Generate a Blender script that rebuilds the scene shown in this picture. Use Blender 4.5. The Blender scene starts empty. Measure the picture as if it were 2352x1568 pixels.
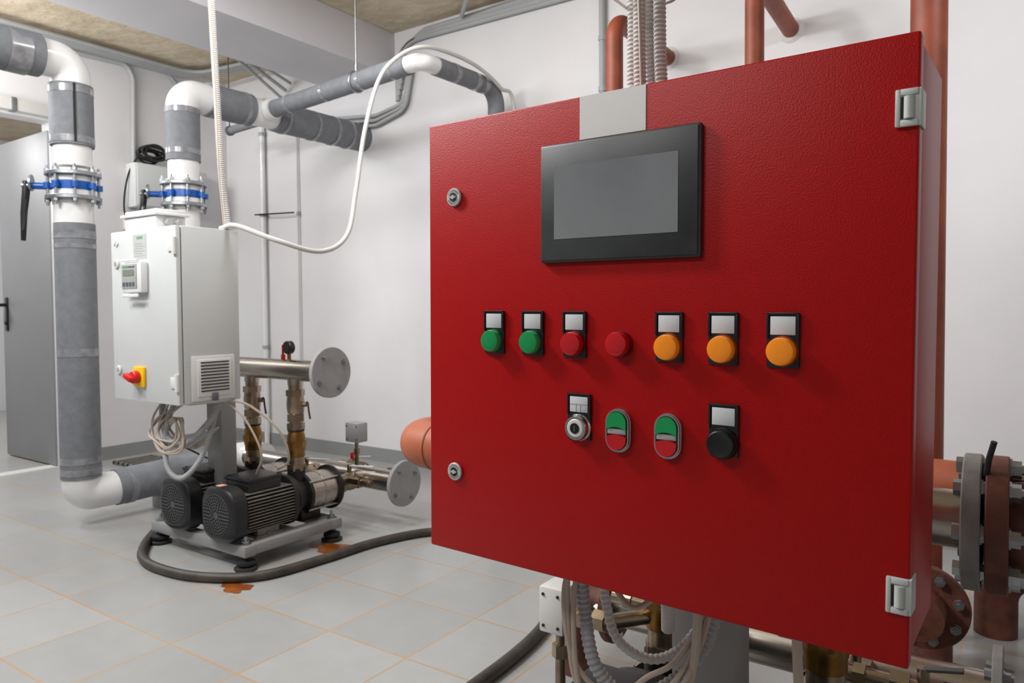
import bpy, bmesh, math, random
from mathutils import Vector, Matrix
random.seed(7)
scene=bpy.context.scene
COL=scene.collection
scene.view_settings.view_transform='Standard'

# ---------------------------------------------------------------- materials
def lin(c):
    return tuple(((v/255)/12.92 if v/255<=.04045 else ((v/255+.055)/1.055)**2.4) for v in c)
MATS={}
def mat(name,c,rough=.5,metal=0.,var=.06,vs=6.,bump=0.,bs=150.,coat=0.,spec=.5,emit=0.,rvar=0.,c2=None,stretch=None,bd=.002,p0=.33,p1=.68):
    if name in MATS: return MATS[name]
    m=bpy.data.materials.new(name); m.use_nodes=True; nt=m.node_tree; n=nt.nodes; l=nt.links
    b=n['Principled BSDF']; c=lin(c)
    tc=n.new('ShaderNodeTexCoord')
    vec=tc.outputs['Object']
    if stretch:
        mp=n.new('ShaderNodeMapping'); mp.inputs['Scale'].default_value=stretch; l.new(vec,mp.inputs['Vector']); vec=mp.outputs['Vector']
    no=n.new('ShaderNodeTexNoise'); no.inputs['Scale'].default_value=vs; no.inputs['Detail'].default_value=6; no.inputs['Roughness'].default_value=.6
    l.new(vec,no.inputs['Vector'])
    cr=n.new('ShaderNodeValToRGB'); cr.color_ramp.elements[0].position=p0; cr.color_ramp.elements[1].position=p1
    if c2: c2=lin(c2); cr.color_ramp.elements[0].color=(*c2,1); cr.color_ramp.elements[1].color=(*c,1)
    else:
        cr.color_ramp.elements[0].color=(*[v*(1-var) for v in c],1); cr.color_ramp.elements[1].color=(*[min(1,v*(1+var)) for v in c],1)
    l.new(no.outputs['Fac'],cr.inputs['Fac']); l.new(cr.outputs['Color'],b.inputs['Base Color'])
    b.inputs['Roughness'].default_value=rough; b.inputs['Metallic'].default_value=metal
    b.inputs['Coat Weight'].default_value=coat; b.inputs['Coat Roughness'].default_value=.08
    b.inputs['Specular IOR Level'].default_value=spec
    if emit: b.inputs['Emission Color'].default_value=(*c,1); b.inputs['Emission Strength'].default_value=emit
    if rvar:
        mr=n.new('ShaderNodeMapRange'); mr.inputs['To Min'].default_value=max(0,rough-rvar); mr.inputs['To Max'].default_value=min(1,rough+rvar)
        l.new(no.outputs['Fac'],mr.inputs['Value']); l.new(mr.outputs['Result'],b.inputs['Roughness'])
    if bump:
        n2=n.new('ShaderNodeTexNoise'); n2.inputs['Scale'].default_value=bs; n2.inputs['Detail'].default_value=2
        l.new(vec,n2.inputs['Vector'])
        bp=n.new('ShaderNodeBump'); bp.inputs['Strength'].default_value=bump; bp.inputs['Distance'].default_value=bd
        l.new(n2.outputs['Fac'],bp.inputs['Height']); l.new(bp.outputs['Normal'],b.inputs['Normal'])
    MATS[name]=m; return m

M_wall=mat('wall_paint',(217,216,218),.75,var=.03,vs=2.,bump=.15,bs=60)
M_ceil=mat('concrete_ceiling',(212,200,178),.9,vs=4.,c2=(178,163,138),bump=.7,bs=16,bd=.015)
M_beam=mat('beam_paint',(212,211,216),.7,var=.03,vs=2.,bump=.1,bs=60)
M_skirt=mat('skirting_tile',(138,140,141),.5,var=.06)
M_red=mat('red_powder_coat',(166,0,2),.38,var=.05,vs=80,bump=.17,bs=520,spec=.28)
M_redgap=mat('dark_seal',(50,4,5),.6)
M_hinge=mat('hinge_grey',(186,190,186),.4,var=.02)
M_plate=mat('blank_label_plate',(214,212,210),.5,var=.02)
M_black=mat('black_plastic',(22,23,25),.32,var=.1,vs=40)
M_blackm=mat('black_matt_rubber',(30,30,31),.65,var=.15,vs=30)
M_bezel=mat('panel_bezel',(64,66,67),.42,vs=10,c2=(44,46,48),rvar=.1)
M_screen=mat('display_glass',(132,134,136),.28,vs=3,c2=(108,111,115),rvar=.06)  # grey base colour stands in for the bright room reflected in the glass
M_label=mat('label_insert',(206,207,210),.4,var=.02)
M_green=mat('green_lens',(0,140,72),.2,var=.03,coat=.6,emit=.05)
M_redl=mat('red_lens',(185,6,18),.2,var=.03,coat=.6,emit=.03)
M_orange=mat('amber_lens',(240,138,18),.2,var=.03,coat=.6,emit=.08)
M_greenb=mat('green_bezel',(8,70,44),.15,coat=.5); M_redb=mat('red_bezel',(110,4,10),.15,coat=.5); M_orangeb=mat('amber_bezel',(150,62,14),.15,coat=.5)
M_chrome=mat('chrome',(205,206,208),.18,1.,var=.03)
M_steel=mat('stainless_steel',(178,170,160),.28,1.,vs=3,var=.14,rvar=.1,stretch=(1,12,12))
M_zinc=mat('zinc_plated',(172,176,180),.38,1.,var=.12,vs=40)
M_nickel=mat('nickel_brass',(162,146,126),.33,1.,var=.2,vs=20)
M_brass=mat('aged_brass',(166,124,66),.38,1.,vs=24,c2=(120,90,52))
M_terra=mat('terracotta_primer',(174,96,64),.55,vs=7,c2=(150,74,48),bump=.2,bs=80)
M_terraw=mat('worn_terracotta_primer',(168,92,62),.55,vs=16,c2=(226,206,190),bump=.2,bs=80,p0=.30,p1=.34)
M_rust=mat('rust_red_primer',(152,76,48),.5,vs=7,c2=(120,52,32),bump=.2,bs=80)
M_rustf=mat('rusty_flange',(118,66,50),.6,vs=20,c2=(74,42,32),bump=.4,bs=120)
M_ins=mat('grey_foam_insulation',(122,125,130),.7,vs=30,c2=(110,113,118),bump=.4,bs=90)
M_tape=mat('packing_tape',(150,150,154),.22,vs=20,c2=(112,114,118),coat=.4)
M_pvc=mat('white_plastic_pipe',(226,226,226),.25,var=.02,coat=.2)
M_cab=mat('grey_cabinet_enamel',(200,203,203),.4,var=.015,bump=.06,bs=400)
M_cabs=mat('grey_cabinet_edge',(90,92,94),.6)
M_gpaint=mat('grey_painted_steel',(144,144,144),.45,var=.06,bump=.15,bs=80)
M_flg=mat('light_grey_flange',(156,156,158),.5,var=.06,vs=15,bump=.2,bs=90)
M_flgd=mat('dull_grey_flange',(138,138,138),.5,vs=25,c2=(116,112,108),bump=.2,bs=90)
M_door=mat('door_grey',(138,139,142),.45,var=.03)
M_conw=mat('white_conduit',(200,198,195),.5,var=.05)
M_cong=mat('grey_conduit',(162,164,165),.5,var=.04)
M_beige=mat('beige_cable',(184,170,156),.5,var=.06)
M_blue=mat('blue_valve',(10,84,168),.35,var=.05,coat=.2)
M_yellow=mat('yellow_plastic',(240,190,10),.35,var=.02)
M_redp=mat('red_plastic',(200,20,14),.35,var=.03)
M_motor=mat('black_motor_paint',(30,30,32),.38,var=.2,vs=12)
M_fin=mat('motor_fin_edge',(128,124,118),.4,.3,var=.2,vs=20)
M_hole=mat('grille_hole',(7,7,7),.8)
M_fan=mat('fan_cover_grey',(80,80,82),.5,var=.1)
M_stick=mat('orange_sticker',(222,120,90),.5,vs=60,c2=(220,200,190))
M_hose=mat('black_rubber_hose',(44,42,40),.5,vs=14,c2=(74,66,58),bump=.3,bs=60)
M_lcd=mat('lcd',(120,128,112),.3); M_greenp=mat('green_print',(110,160,125),.5)
M_stain=mat('rust_stain_wet',(150,84,30),.25,vs=14,c2=(110,54,18))
M_iron=mat('cast_iron_dark',(42,40,38),.45,.3,var=.2,vs=15)
M_cover=mat('vent_grille_white',(212,212,208),.45,var=.02)

def floor_mat():
    m=bpy.data.materials.new('floor_tile'); m.use_nodes=True; nt=m.node_tree; n=nt.nodes; l=nt.links; b=n['Principled BSDF']
    tc=n.new('ShaderNodeTexCoord'); mp=n.new('ShaderNodeMapping'); mp.inputs['Location'].default_value=(2.0076+.3134*40,-1.4738+.3134*20,0)
    l.new(tc.outputs['Object'],mp.inputs['Vector'])
    br=n.new('ShaderNodeTexBrick'); br.offset=0; br.squash=1
    br.inputs['Scale'].default_value=1; br.inputs['Brick Width'].default_value=.3134; br.inputs['Row Height'].default_value=.3134
    br.inputs['Mortar Size'].default_value=.0036; br.inputs['Mortar Smooth'].default_value=.0; br.inputs['Bias'].default_value=0
    br.inputs['Color1'].default_value=(*lin((165,166,165)),1); br.inputs['Color2'].default_value=(*lin((156,157,157)),1); br.inputs['Mortar'].default_value=(*lin((176,150,120)),1)
    l.new(mp.outputs['Vector'],br.inputs['Vector'])
    no=n.new('ShaderNodeTexNoise'); no.inputs['Scale'].default_value=10; no.inputs['Detail'].default_value=12; no.inputs['Roughness'].default_value=.75
    l.new(tc.outputs['Object'],no.inputs['Vector'])
    cr=n.new('ShaderNodeValToRGB'); cr.color_ramp.elements[0].position=.3; cr.color_ramp.elements[1].position=.7
    cr.color_ramp.elements[0].color=(.93,.93,.925,1); cr.color_ramp.elements[1].color=(1.03,1.03,1.03,1)
    l.new(no.outputs['Fac'],cr.inputs['Fac'])
    mx=n.new('ShaderNodeMixRGB'); mx.blend_type='MULTIPLY'; mx.inputs['Fac'].default_value=1
    l.new(br.outputs['Color'],mx.inputs['Color1']); l.new(cr.outputs['Color'],mx.inputs['Color2']); l.new(mx.outputs['Color'],b.inputs['Base Color'])
    b.inputs['Roughness'].default_value=.30
    bp=n.new('ShaderNodeBump'); bp.inputs['Strength'].default_value=.5; bp.inputs['Distance'].default_value=.0015; bp.invert=True
    l.new(br.outputs['Fac'],bp.inputs['Height']); l.new(bp.outputs['Normal'],b.inputs['Normal'])
    return m
M_floor=floor_mat()

# ---------------------------------------------------------------- geometry
def zrot(axis):
    return Vector((0,0,1)).rotation_difference(Vector(axis).normalized()).to_matrix().to_4x4()
class G:
    def __init__(s): s.bm=bmesh.new()
    def _m(s,faces,m):
        for f in faces: f.material_index=m
    def box(s,x0,x1,y0,y1,z0,z1,bev=0,m=0,seg=2,rot=None,piv=None):
        r=bmesh.ops.create_cube(s.bm,size=1); vs=r['verts']
        for v in vs: v.co=Vector(((x0+x1)/2+v.co.x*(x1-x0),(y0+y1)/2+v.co.y*(y1-y0),(z0+z1)/2+v.co.z*(z1-z0)))
        fs=list({f for v in vs for f in v.link_faces}); s._m(fs,m)
        if bev:
            es=list({e for v in vs for e in v.link_edges})
            q=bmesh.ops.bevel(s.bm,geom=es,offset=bev,segments=seg,affect='EDGES',profile=.5,material=-1)
            vs=list({v for f in q['faces'] for v in f.verts}|{v for v in vs if v.is_valid})
        if rot is not None:
            vs=[v for v in vs if v.is_valid]; p=Vector(piv) if piv else Vector(((x0+x1)/2,(y0+y1)/2,(z0+z1)/2))
            for v in vs: v.co=p+rot@(v.co-p)
        return s
    def lathe(s,p,axis,prof,n=32,m=0,cap=True,ph=0.):
        R=zrot(axis); p=Vector(p); rings=[]
        for r,h in prof:
            rings.append([s.bm.verts.new(p+R@Vector((r*math.cos(2*math.pi*i/n+ph),r*math.sin(2*math.pi*i/n+ph),h))) for i in range(n)])
        for a,b in zip(rings,rings[1:]):
            for i in range(n):
                f=s.bm.faces.new((a[i],a[(i+1)%n],b[(i+1)%n],b[i])); f.material_index=m
        if cap:
            f=s.bm.faces.new(list(reversed(rings[0]))); f.material_index=m
            f=s.bm.faces.new(rings[-1]); f.material_index=m
        return s
    def cyl(s,p0,p1,r,r1=None,n=28,m=0,ch=0,ph=0.):
        p0=Vector(p0);p1=Vector(p1);L=(p1-p0).length; r1=r if r1 is None else r1
        pr=[(r,0),(r1,L)] if not ch else [(r-ch,0),(r,ch),(r1,L-ch),(r1-ch,L)]
        return s.lathe(p0,p1-p0,pr,n,m,ph=ph)
    def tube(s,pts,r,n=14,m=0,cap=True):
        pts=[Vector(q) for q in pts]; N=len(pts)
        T=[(pts[min(i+1,N-1)]-pts[max(i-1,0)]).normalized() for i in range(N)]
        u=T[0].orthogonal().normalized(); rings=[]
        for i,q in enumerate(pts):
            if i: u=T[i-1].rotation_difference(T[i])@u
            u=(u-T[i]*u.dot(T[i])).normalized(); w=T[i].cross(u); rr=r(i) if callable(r) else r
            rings.append([s.bm.verts.new(q+u*rr*math.cos(2*math.pi*k/n)+w*rr*math.sin(2*math.pi*k/n)) for k in range(n)])
        for a,b in zip(rings,rings[1:]):
            for i in range(n):
                f=s.bm.faces.new((a[i],a[(i+1)%n],b[(i+1)%n],b[i])); f.material_index=m
        if cap:
            s.bm.faces.new(list(reversed(rings[0]))).material_index=m; s.bm.faces.new(rings[-1]).material_index=m
        return s
    def prism(s,poly,y0,y1,m=0):
        a=[s.bm.verts.new((x,y0,z)) for x,z in poly]; b=[s.bm.verts.new((x,y1,z)) for x,z in poly]; n=len(poly)
        for i in range(n): s.bm.faces.new((a[i],a[(i+1)%n],b[(i+1)%n],b[i])).material_index=m
        s.bm.faces.new(list(reversed(a))).material_index=m; s.bm.faces.new(b).material_index=m
        return s
    def loft(s,secs,n=40,m=0,e=4.):
        rings=[]
        for y,rx,rz,cx,cz in secs:
            ring=[]
            for i in range(n):
                a=2*math.pi*i/n; c,q=math.cos(a),math.sin(a)
                ring.append(s.bm.verts.new((cx+rx*math.copysign(abs(c)**(2/e),c),y,cz+rz*math.copysign(abs(q)**(2/e),q))))
            rings.append(ring)
        for a,b in zip(rings,rings[1:]):
            for i in range(n): s.bm.faces.new((a[i],a[(i+1)%n],b[(i+1)%n],b[i])).material_index=m
        s.bm.faces.new(list(reversed(rings[0]))).material_index=m; s.bm.faces.new(rings[-1]).material_index=m
        return s
    def ring(s,c,axis,R,r,n=32,k=10,m=0):
        c=Vector(c);Q=zrot(axis)
        rings=[]
        for i in range(n):
            a=2*math.pi*i/n
            rings.append([s.bm.verts.new(c+Q@Vector(((R+r*math.cos(2*math.pi*j/k))*math.cos(a),(R+r*math.cos(2*math.pi*j/k))*math.sin(a),r*math.sin(2*math.pi*j/k)))) for j in range(k)])
        for i in range(n):
            a,b=rings[i],rings[(i+1)%n]
            for j in range(k): s.bm.faces.new((a[j],b[j],b[(j+1)%k],a[(j+1)%k])).material_index=m
        return s

def fillet(pts,rad,seg=10):
    pts=[Vector(p) for p in pts]; out=[pts[0]]
    for i in range(1,len(pts)-1):
        a,b,c=pts[i-1],pts[i],pts[i+1]; u=(a-b).normalized(); w=(c-b).normalized(); ang=u.angle(w)
        if ang>3.1: out.append(b); continue
        d=min(rad/math.tan(ang/2),(a-b).length*.49,(c-b).length*.49); R=d*math.tan(ang/2)
        cen=b+(u+w).normalized()*(R/math.sin(ang/2)); s0=b+u*d-cen; s1=b+w*d-cen; tot=s0.angle(s1); ax=s0.cross(s1).normalized()
        for k in range(seg+1): out.append(cen+Matrix.Rotation(tot*k/seg,3,ax)@s0)
    out.append(pts[-1]); return out
def cat(pts,k=8):
    P=[Vector(p) for p in pts]; P=[P[0]*2-P[1]]+P+[P[-1]*2-P[-2]]; out=[]
    for i in range(1,len(P)-2):
        for j in range(k):
            t=j/k; a,b,c,d=P[i-1],P[i],P[i+1],P[i+2]
            out.append(.5*((2*b)+(c-a)*t+(2*a-5*b+4*c-d)*t*t+(3*b-a-3*c+d)*t**3))
    out.append(P[-2]); return out
def resample(pts,step):
    out=[pts[0]]; acc=0
    for a,b in zip(pts,pts[1:]):
        L=(b-a).length; t=step-acc
        while t<=L: out.append(a+(b-a)*(t/L)); t+=step
        acc=(acc+L)%step
    return out
def corr(g,pts,r,pitch=.006,n=12,m=0,depth=.18):
    q=resample([Vector(p) for p in pts],pitch/2)
    return g.tube(q,lambda i:r*(1 if i%2 else 1-depth),n=n,m=m)

class Thing:
    def __init__(s,name,label,cat_,loc=(0,0,0),rz=0,world=True,group=None,ry=0):
        e=bpy.data.objects.new(name,None); e.empty_display_size=.05; e.location=loc; e.rotation_euler=(0,ry,rz)
        COL.objects.link(e); e['label']=label; e['category']=cat_
        if group: e['group']=group
        s.e=e; s.loc=Vector(loc); s.world=world
    def part(s,name,g,mats,label=None,parent=None,ang=35):
        me=bpy.data.meshes.new(name)
        bmesh.ops.recalc_face_normals(g.bm,faces=g.bm.faces[:])
        if s.world:
            for v in g.bm.verts: v.co-=s.loc
        g.bm.to_mesh(me); g.bm.free()
        for mm in (mats if isinstance(mats,(list,tuple)) else [mats]): me.materials.append(mm)
        me.shade_smooth(); me.set_sharp_from_angle(angle=math.radians(ang))
        o=bpy.data.objects.new(name,me); COL.objects.link(o); o.parent=parent or s.e
        if label: o['label']=label
        return o
def solo(name,g,mats,label=None,cat_=None,kind=None,group=None,org=(0,0,0),ang=35):
    me=bpy.data.meshes.new(name); bmesh.ops.recalc_face_normals(g.bm,faces=g.bm.faces[:])
    org=Vector(org)
    for v in g.bm.verts: v.co-=org
    g.bm.to_mesh(me); g.bm.free()
    for mm in (mats if isinstance(mats,(list,tuple)) else [mats]): me.materials.append(mm)
    me.shade_smooth(); me.set_sharp_from_angle(angle=math.radians(ang))
    o=bpy.data.objects.new(name,me); o.location=org; COL.objects.link(o)
    if label: o['label']=label
    if cat_: o['category']=cat_
    if kind: o['kind']=kind
    if group: o['group']=group
    return o
def flange(T,c,axis,R,th,nb,pcd,fm,bm_,br=.011,name='flange',parent=None,bl=.012,both=False,phs=.3):
    c=Vector(c); ax=Vector(axis).normalized(); g=G(); g.lathe(c,ax,[(R-.002,0),(R,.002),(R,th-.002),(R-.002,th)],48)
    f=T.part(name,g,fm,parent=parent)
    Q=zrot(ax)
    for i in range(nb):
        a=2*math.pi*i/nb+phs; p=c+Q@Vector((pcd*math.cos(a),pcd*math.sin(a),0))
        prof=[]
        if both: prof=[(br,-bl),(br,-.0004),(br*.5,-.0004)]
        else: prof=[(br*.5,0)]
        prof+=[(br*.5,th+.0002),(br*1.2,th+.0002),(br*1.2,th+bl*.2),(br,th+bl*.2),(br,th+bl),(br*.55,th+bl),(br*.55,th+bl*1.4)]
        h=G(); h.lathe(p,ax,prof,6,ph=a)
        T.part('bolt',h,bm_,parent=f)
    return f

# ---------------------------------------------------------------- room
XW,YW,ZC=-4.875,3.34,2.64
g=G(); g.box(-8.2,2.2,-2.5,YW+.2,-.1,0); solo('floor',g,M_floor,'light grey ceramic tile floor with tan grout',kind='structure')
g=G(); g.box(-8.2,2.2,-2.5,YW+.2,ZC,ZC+.15); solo('ceiling',g,M_ceil,'rough beige concrete ceiling',kind='structure')
g=G(); g.box(-8.2,2.2,YW,YW+.2,0,ZC); solo('wall_back',g,M_wall,'white painted plaster wall',kind='structure')
g=G(); g.box(XW-.12,XW,2.131,YW,0,ZC); g.box(XW-.12,XW,.8,2.131,2.12,ZC); g.box(XW-.12,XW,-2.5,.8,0,ZC); solo('wall_left',g,M_wall,'white painted wall with a doorway',kind='structure')
g=G(); g.box(-8.3,-8.2,-2.5,YW+.2,0,ZC); solo('wall_far',g,M_wall,'white wall of the next room',kind='structure')
g=G(); g.box(2.2,2.3,-2.5,YW+.2,0,ZC); solo('wall_right',g,M_wall,'white painted wall',kind='structure')
g=G(); g.box(-3.69,-3.16,-2.5,YW,2.385,ZC,bev=.006); solo('trim_1',g,M_beam,'painted concrete ceiling beam',kind='structure')
g=G(); g.box(XW,2.2,YW-.012,YW,0,.085); solo('baseboard_back',g,M_skirt,'grey tile skirting',kind='structure')
g=G(); g.box(XW,XW+.012,2.131,YW-.012,0,.085); solo('baseboard_left',g,M_skirt,'grey tile skirting',kind='structure')
g=G(); g.box(XW-.12,XW-.02,.8,2.131,0,.005); solo('trim_2',g,M_cover,'white threshold strip in the doorway',kind='structure')
g=G(); g.box(-5.60,-4.905,2.12,2.165,.01,2.07,bev=.003); door=solo('door_1',g,M_door,'open grey metal door',kind='structure',org=(-4.905,2.14,0))
def dpart(name,g,m):
    o=solo(name,g,m); mw=o.location.copy(); o.parent=door; o.location=mw-door.location; return o
g=G(); q=.045; g.box(-5.60+q,-5.56+q,2.112,2.12,.84,1.06,bev=.004); g.cyl((-5.58+q,2.112,1.01),(-5.58+q,2.06,1.01),.011); g.tube(fillet([(-5.58+q,2.065,1.01),(-5.58+q,2.06,1.01),(-5.70+q,2.06,1.015)],.005),.011)
g.cyl((-5.58+q,2.112,.89),(-5.58+q,2.104,.89),.012); dpart('door_handle',g,M_black)

# ---------------------------------------------------------------- big insulated pipes
def tape(T,c,axis,r,w,parent=None):
    g=G(); c=Vector(c);a=Vector(axis).normalized(); g.cyl(c-a*w/2,c+a*w/2,r+.0015,n=40); T.part('tape_band',g,M_tape)
X1,Y1=-3.462,1.60; ZP=2.055
T=Thing('insulated_pipe','large grey foam-insulated pipe with white plastic elbows','pipe',(X1,Y1,0))
g=G(); g.tube(fillet([(X1,Y1-.15,ZP),(X1,Y1,ZP),(X1,Y1,ZP-.16)],.11,14),.079,32); T.part('elbow',g,M_pvc,'white plastic elbow')
g=G(); g.cyl((X1,Y1,1.69),(X1,Y1,1.60),.076,n=32); T.part('pipe_end',g,M_pvc,'white plastic pipe end')
g=G(); g.cyl((X1,Y1,ZP-.10),(X1,Y1,1.69),.087,n=40); T.part('insulation',g,M_ins)
g=G(); g.cyl((X1,Y1-.13,ZP),(X1,-.9,ZP-.06),.09,n=40); T.part('insulation',g,M_ins)
tape(T,(X1,Y1,1.93),(0,0,1),.087,.03); tape(T,(X1,Y1,1.715),(0,0,1),.087,.03); tape(T,(X1,Y1-.22,ZP-.005),(0,1,0),.09,.08)
g=G(); g.box(X1+.080,X1+.088,Y1-.03,Y1-.022,1.70,1.95); T.part('insulation_seam',g,M_blackm)
T=Thing('insulated_pipe','large grey insulated riser with white elbow at the floor','pipe',(X1,Y1,0))
g=G(); g.cyl((X1,Y1,1.445),(X1,Y1,1.34),.076,n=32); T.part('pipe_end',g,M_pvc,'white plastic pipe end')
g=G(); g.cyl((X1,Y1,1.35),(X1,Y1,.22),.082,n=40); T.part('insulation',g,M_ins)
for z,w in((1.30,.035),(1.25,.02),(.78,.035),(.30,.03),(.25,.03)): tape(T,(X1,Y1,z),(0,0,1),.082,w)
ZB=.145
g=G(); g.tube(fillet([(X1,Y1,.24),(X1,Y1,ZB),(X1+.01,Y1+.15,ZB)],.1,14),.078,32); T.part('elbow',g,M_pvc,'white plastic elbow')
g=G(); g.cyl((X1+.01,Y1+.14,ZB),(X1+.03,2.28,ZB+.02),.083,n=40); T.part('insulation',g,M_ins)
g=G(); g.tube(fillet([(X1+.03,2.26,ZB+.02),(X1+.03,2.42,ZB+.04),(X1+.2,2.42,.19)],.08,12),.076,32); T.part('elbow',g,M_pvc,'white plastic elbow')
tape(T,(X1+.012,Y1+.2,ZB),(0,1,0),.083,.03)
g=G(); g.box(X1-.05,X1+.09,1.95,1.99,0,.075,bev=.004); T.part('pipe_support',g,M_gpaint,'low steel pipe support')

X2,Y2=-3.445,2.115
T=Thing('insulated_pipe','large grey insulated pipe run with white elbow and tee','pipe',(X2,Y2,0))
g=G(); g.tube(fillet([(X2,Y2,ZP-.16),(X2,Y2,ZP-.015),(X2,Y2+.15,ZP-.015)],.11,14),.077,32); T.part('elbow',g,M_pvc,'white plastic elbow')
g=G(); g.cyl((X2,Y2,1.71),(X2,Y2,1.61),.073,n=32); T.part('pipe_end',g,M_pvc,'white plastic pipe end')
g=G(); g.cyl((X2,Y2,ZP-.09),(X2,Y2,1.705),.081,n=40); T.part('insulation',g,M_ins)
g=G(); g.cyl((X2,Y2+.13,ZP-.015),(X2,2.50,ZP-.013),.085,n=40); T.part('insulation',g,M_ins)
g=G(); g.cyl((X2,2.50,ZP-.013),(X2,2.66,ZP-.012),.074,n=36); g.cyl((X2,2.58,ZP-.01),(X2+.12,2.58,ZP-.005),.056,n=28); T.part('tee',g,M_pvc,'white plastic tee')
g=G(); g.cyl((X2,2.66,ZP-.012),(X2,YW,ZP-.01),.084,n=40); T.part('insulation',g,M_ins)
for y in(2.27,2.46,2.72,2.93,3.08,3.2): tape(T,(X2,y,ZP-.013),(0,1,0),.086,.02)
for z in(1.95,1.75): tape(T,(X2,Y2,z),(0,0,1),.081,.025)
T=Thing('plastic_pipe','white plastic pipe dropping behind the grey cabinet','pipe',(X2,Y2,0))
g=G(); g.tube(fillet([(X2,Y2,1.47),(X2,Y2,.72),(X2+.2,Y2-.145,.715)],.12,12),.072,32); T.part('pipe_end',g,M_pvc)

def bvalve(x,y,zc,label):
    T=Thing('butterfly_valve',label,'valve',(x,y,zc),world=False,group='butterfly valves on the insulated pipes')
    for s in(-1,1):
        g=G(); z=s*.052
        g.lathe((0,0,z-.008),(0,0,1),[(.109,0),(.111,.002),(.111,.014),(.109,.016)],48)
        T.part('flange',g,M_zinc,'zinc-plated backing flange')
        g=G(); g.cyl((0,0,s*.018),(0,0,s*.044),.086,n=36,ch=.003); g.cyl((0,0,s*.043),(0,0,s*.074),.081,n=32); T.part('stub_end',g,M_pvc,'white plastic stub end')
    for i in range(8):
        a=2*math.pi*(i+.5)/8; p=(.098*math.cos(a),.098*math.sin(a))
        g=G(); g.cyl((*p,-.088),(*p,.088),.006,n=10); g.cyl((*p,.06),(*p,.073),.012,n=6); g.cyl((*p,-.073),(*p,-.06),.012,n=6); T.part('stud_bolt',g,M_zinc)
    g=G(); g.cyl((0,0,-.018),(0,0,.018),.084,n=40)
    for i in range(8):
        a=2*math.pi*(i+.5)/8; g.cyl((.1*math.cos(a),.1*math.sin(a),-.012),(.1*math.cos(a),.1*math.sin(a),.012),.0145,n=14)
        g.box(.075,.1,-.009,.009,-.008,.008,rot=Matrix.Rotation(a,3,'Z'),piv=(0,0,0))
    d=Vector((-.62,-.78,0)); g.cyl(d*.08,d*.165,.015,n=16); T.part('valve_body',g,M_blue,'blue valve body')
    g=G(); g.cyl(d*.16+Vector((0,0,.012)),d*.168+Vector((0,0,.012)),.036,n=24); g.cyl(d*.165,d*.2,.012,n=12); T.part('notch_plate',g,M_zinc)
    g=G(); p=d*.185
    side=Vector((.78,-.62,0))
    g.tube([p+Vector((0,0,.02)),p+Vector((0,0,-.03)),p+d*.01+Vector((0,0,-.12)),p+d*.015+Vector((0,0,-.24))],lambda i:[.012,.016,.014,.010][i],10)
    g.tube([p+Vector((0,0,-.05)),p+side*.03+Vector((0,0,-.12)),p+side*.055+Vector((0,0,-.20))],lambda i:[.010,.008,.005][i],8)
    T.part('lever_handle',g,M_black,'black lever handle')
bvalve(X1,Y1,1.513,'blue butterfly valve with black lever on the thick riser')
bvalve(X2,Y2,1.538,'blue butterfly valve with black lever above the grey cabinet')

zb=2.045
T=Thing('insulated_pipe','thin grey insulated branch pipe hung from the ceiling','pipe',(-3.3,2.58,zb))
g=G(); g.cyl((-3.37,2.58,zb),(-2.36,2.58,2.095),.046,n=28); T.part('insulation',g,M_ins)
g=G(); g.tube(fillet([(-2.38,2.58,2.095),(-2.28,2.58,2.10),(-2.28,2.70,2.102)],.07,10),.040,24); T.part('elbow',g,M_pvc,'white plastic elbow')
g=G(); g.tube(fillet([(-2.28,2.68,2.102),(-2.28,3.17,2.11),(-2.28,3.17,0)],.09,12),.044,24); T.part('insulation',g,M_ins)
for x in(-3.2,-2.92,-2.66,-2.45): tape(T,(x,2.58,2.045+(x+3.37)*.05),(1,.0,.05),.046,.02)
for y in(2.82,2.98,3.05): tape(T,(-2.28,y,2.106),(0,1,0),.044,.03)
g=G(); x=-2.70; g.ring((x,2.58,2.078),(1,0,0),.05,.005); g.cyl((x,2.58,2.125),(x,2.58,2.16),.008,n=8)
T.part('pipe_clamp',g,M_zinc,'zinc pipe clamp')
g=G(); g.cyl((-2.70,2.58,2.13),(-2.70,2.58,ZC),.005,n=8); T.part('threaded_rod',g,M_zinc,'zinc threaded rod')
T=Thing('insulated_pipe','short thin grey insulated pipe running behind the tee','pipe',(-4.2,2.95,2.14))
g=G(); g.cyl((-4.26,2.95,2.135),(-3.56,2.95,2.165),.026,n=20); T.part('insulation',g,M_ins)
g=G(); g.cyl((-4.275,2.95,2.134),(-4.255,2.95,2.1345),.032,n=20); g.cyl((-4.27,2.95,2.14),(-4.27,2.95,ZC),.004,n=8); T.part('end_clamp',g,M_cabs,'dark end clamp on a thin rod')

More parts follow.
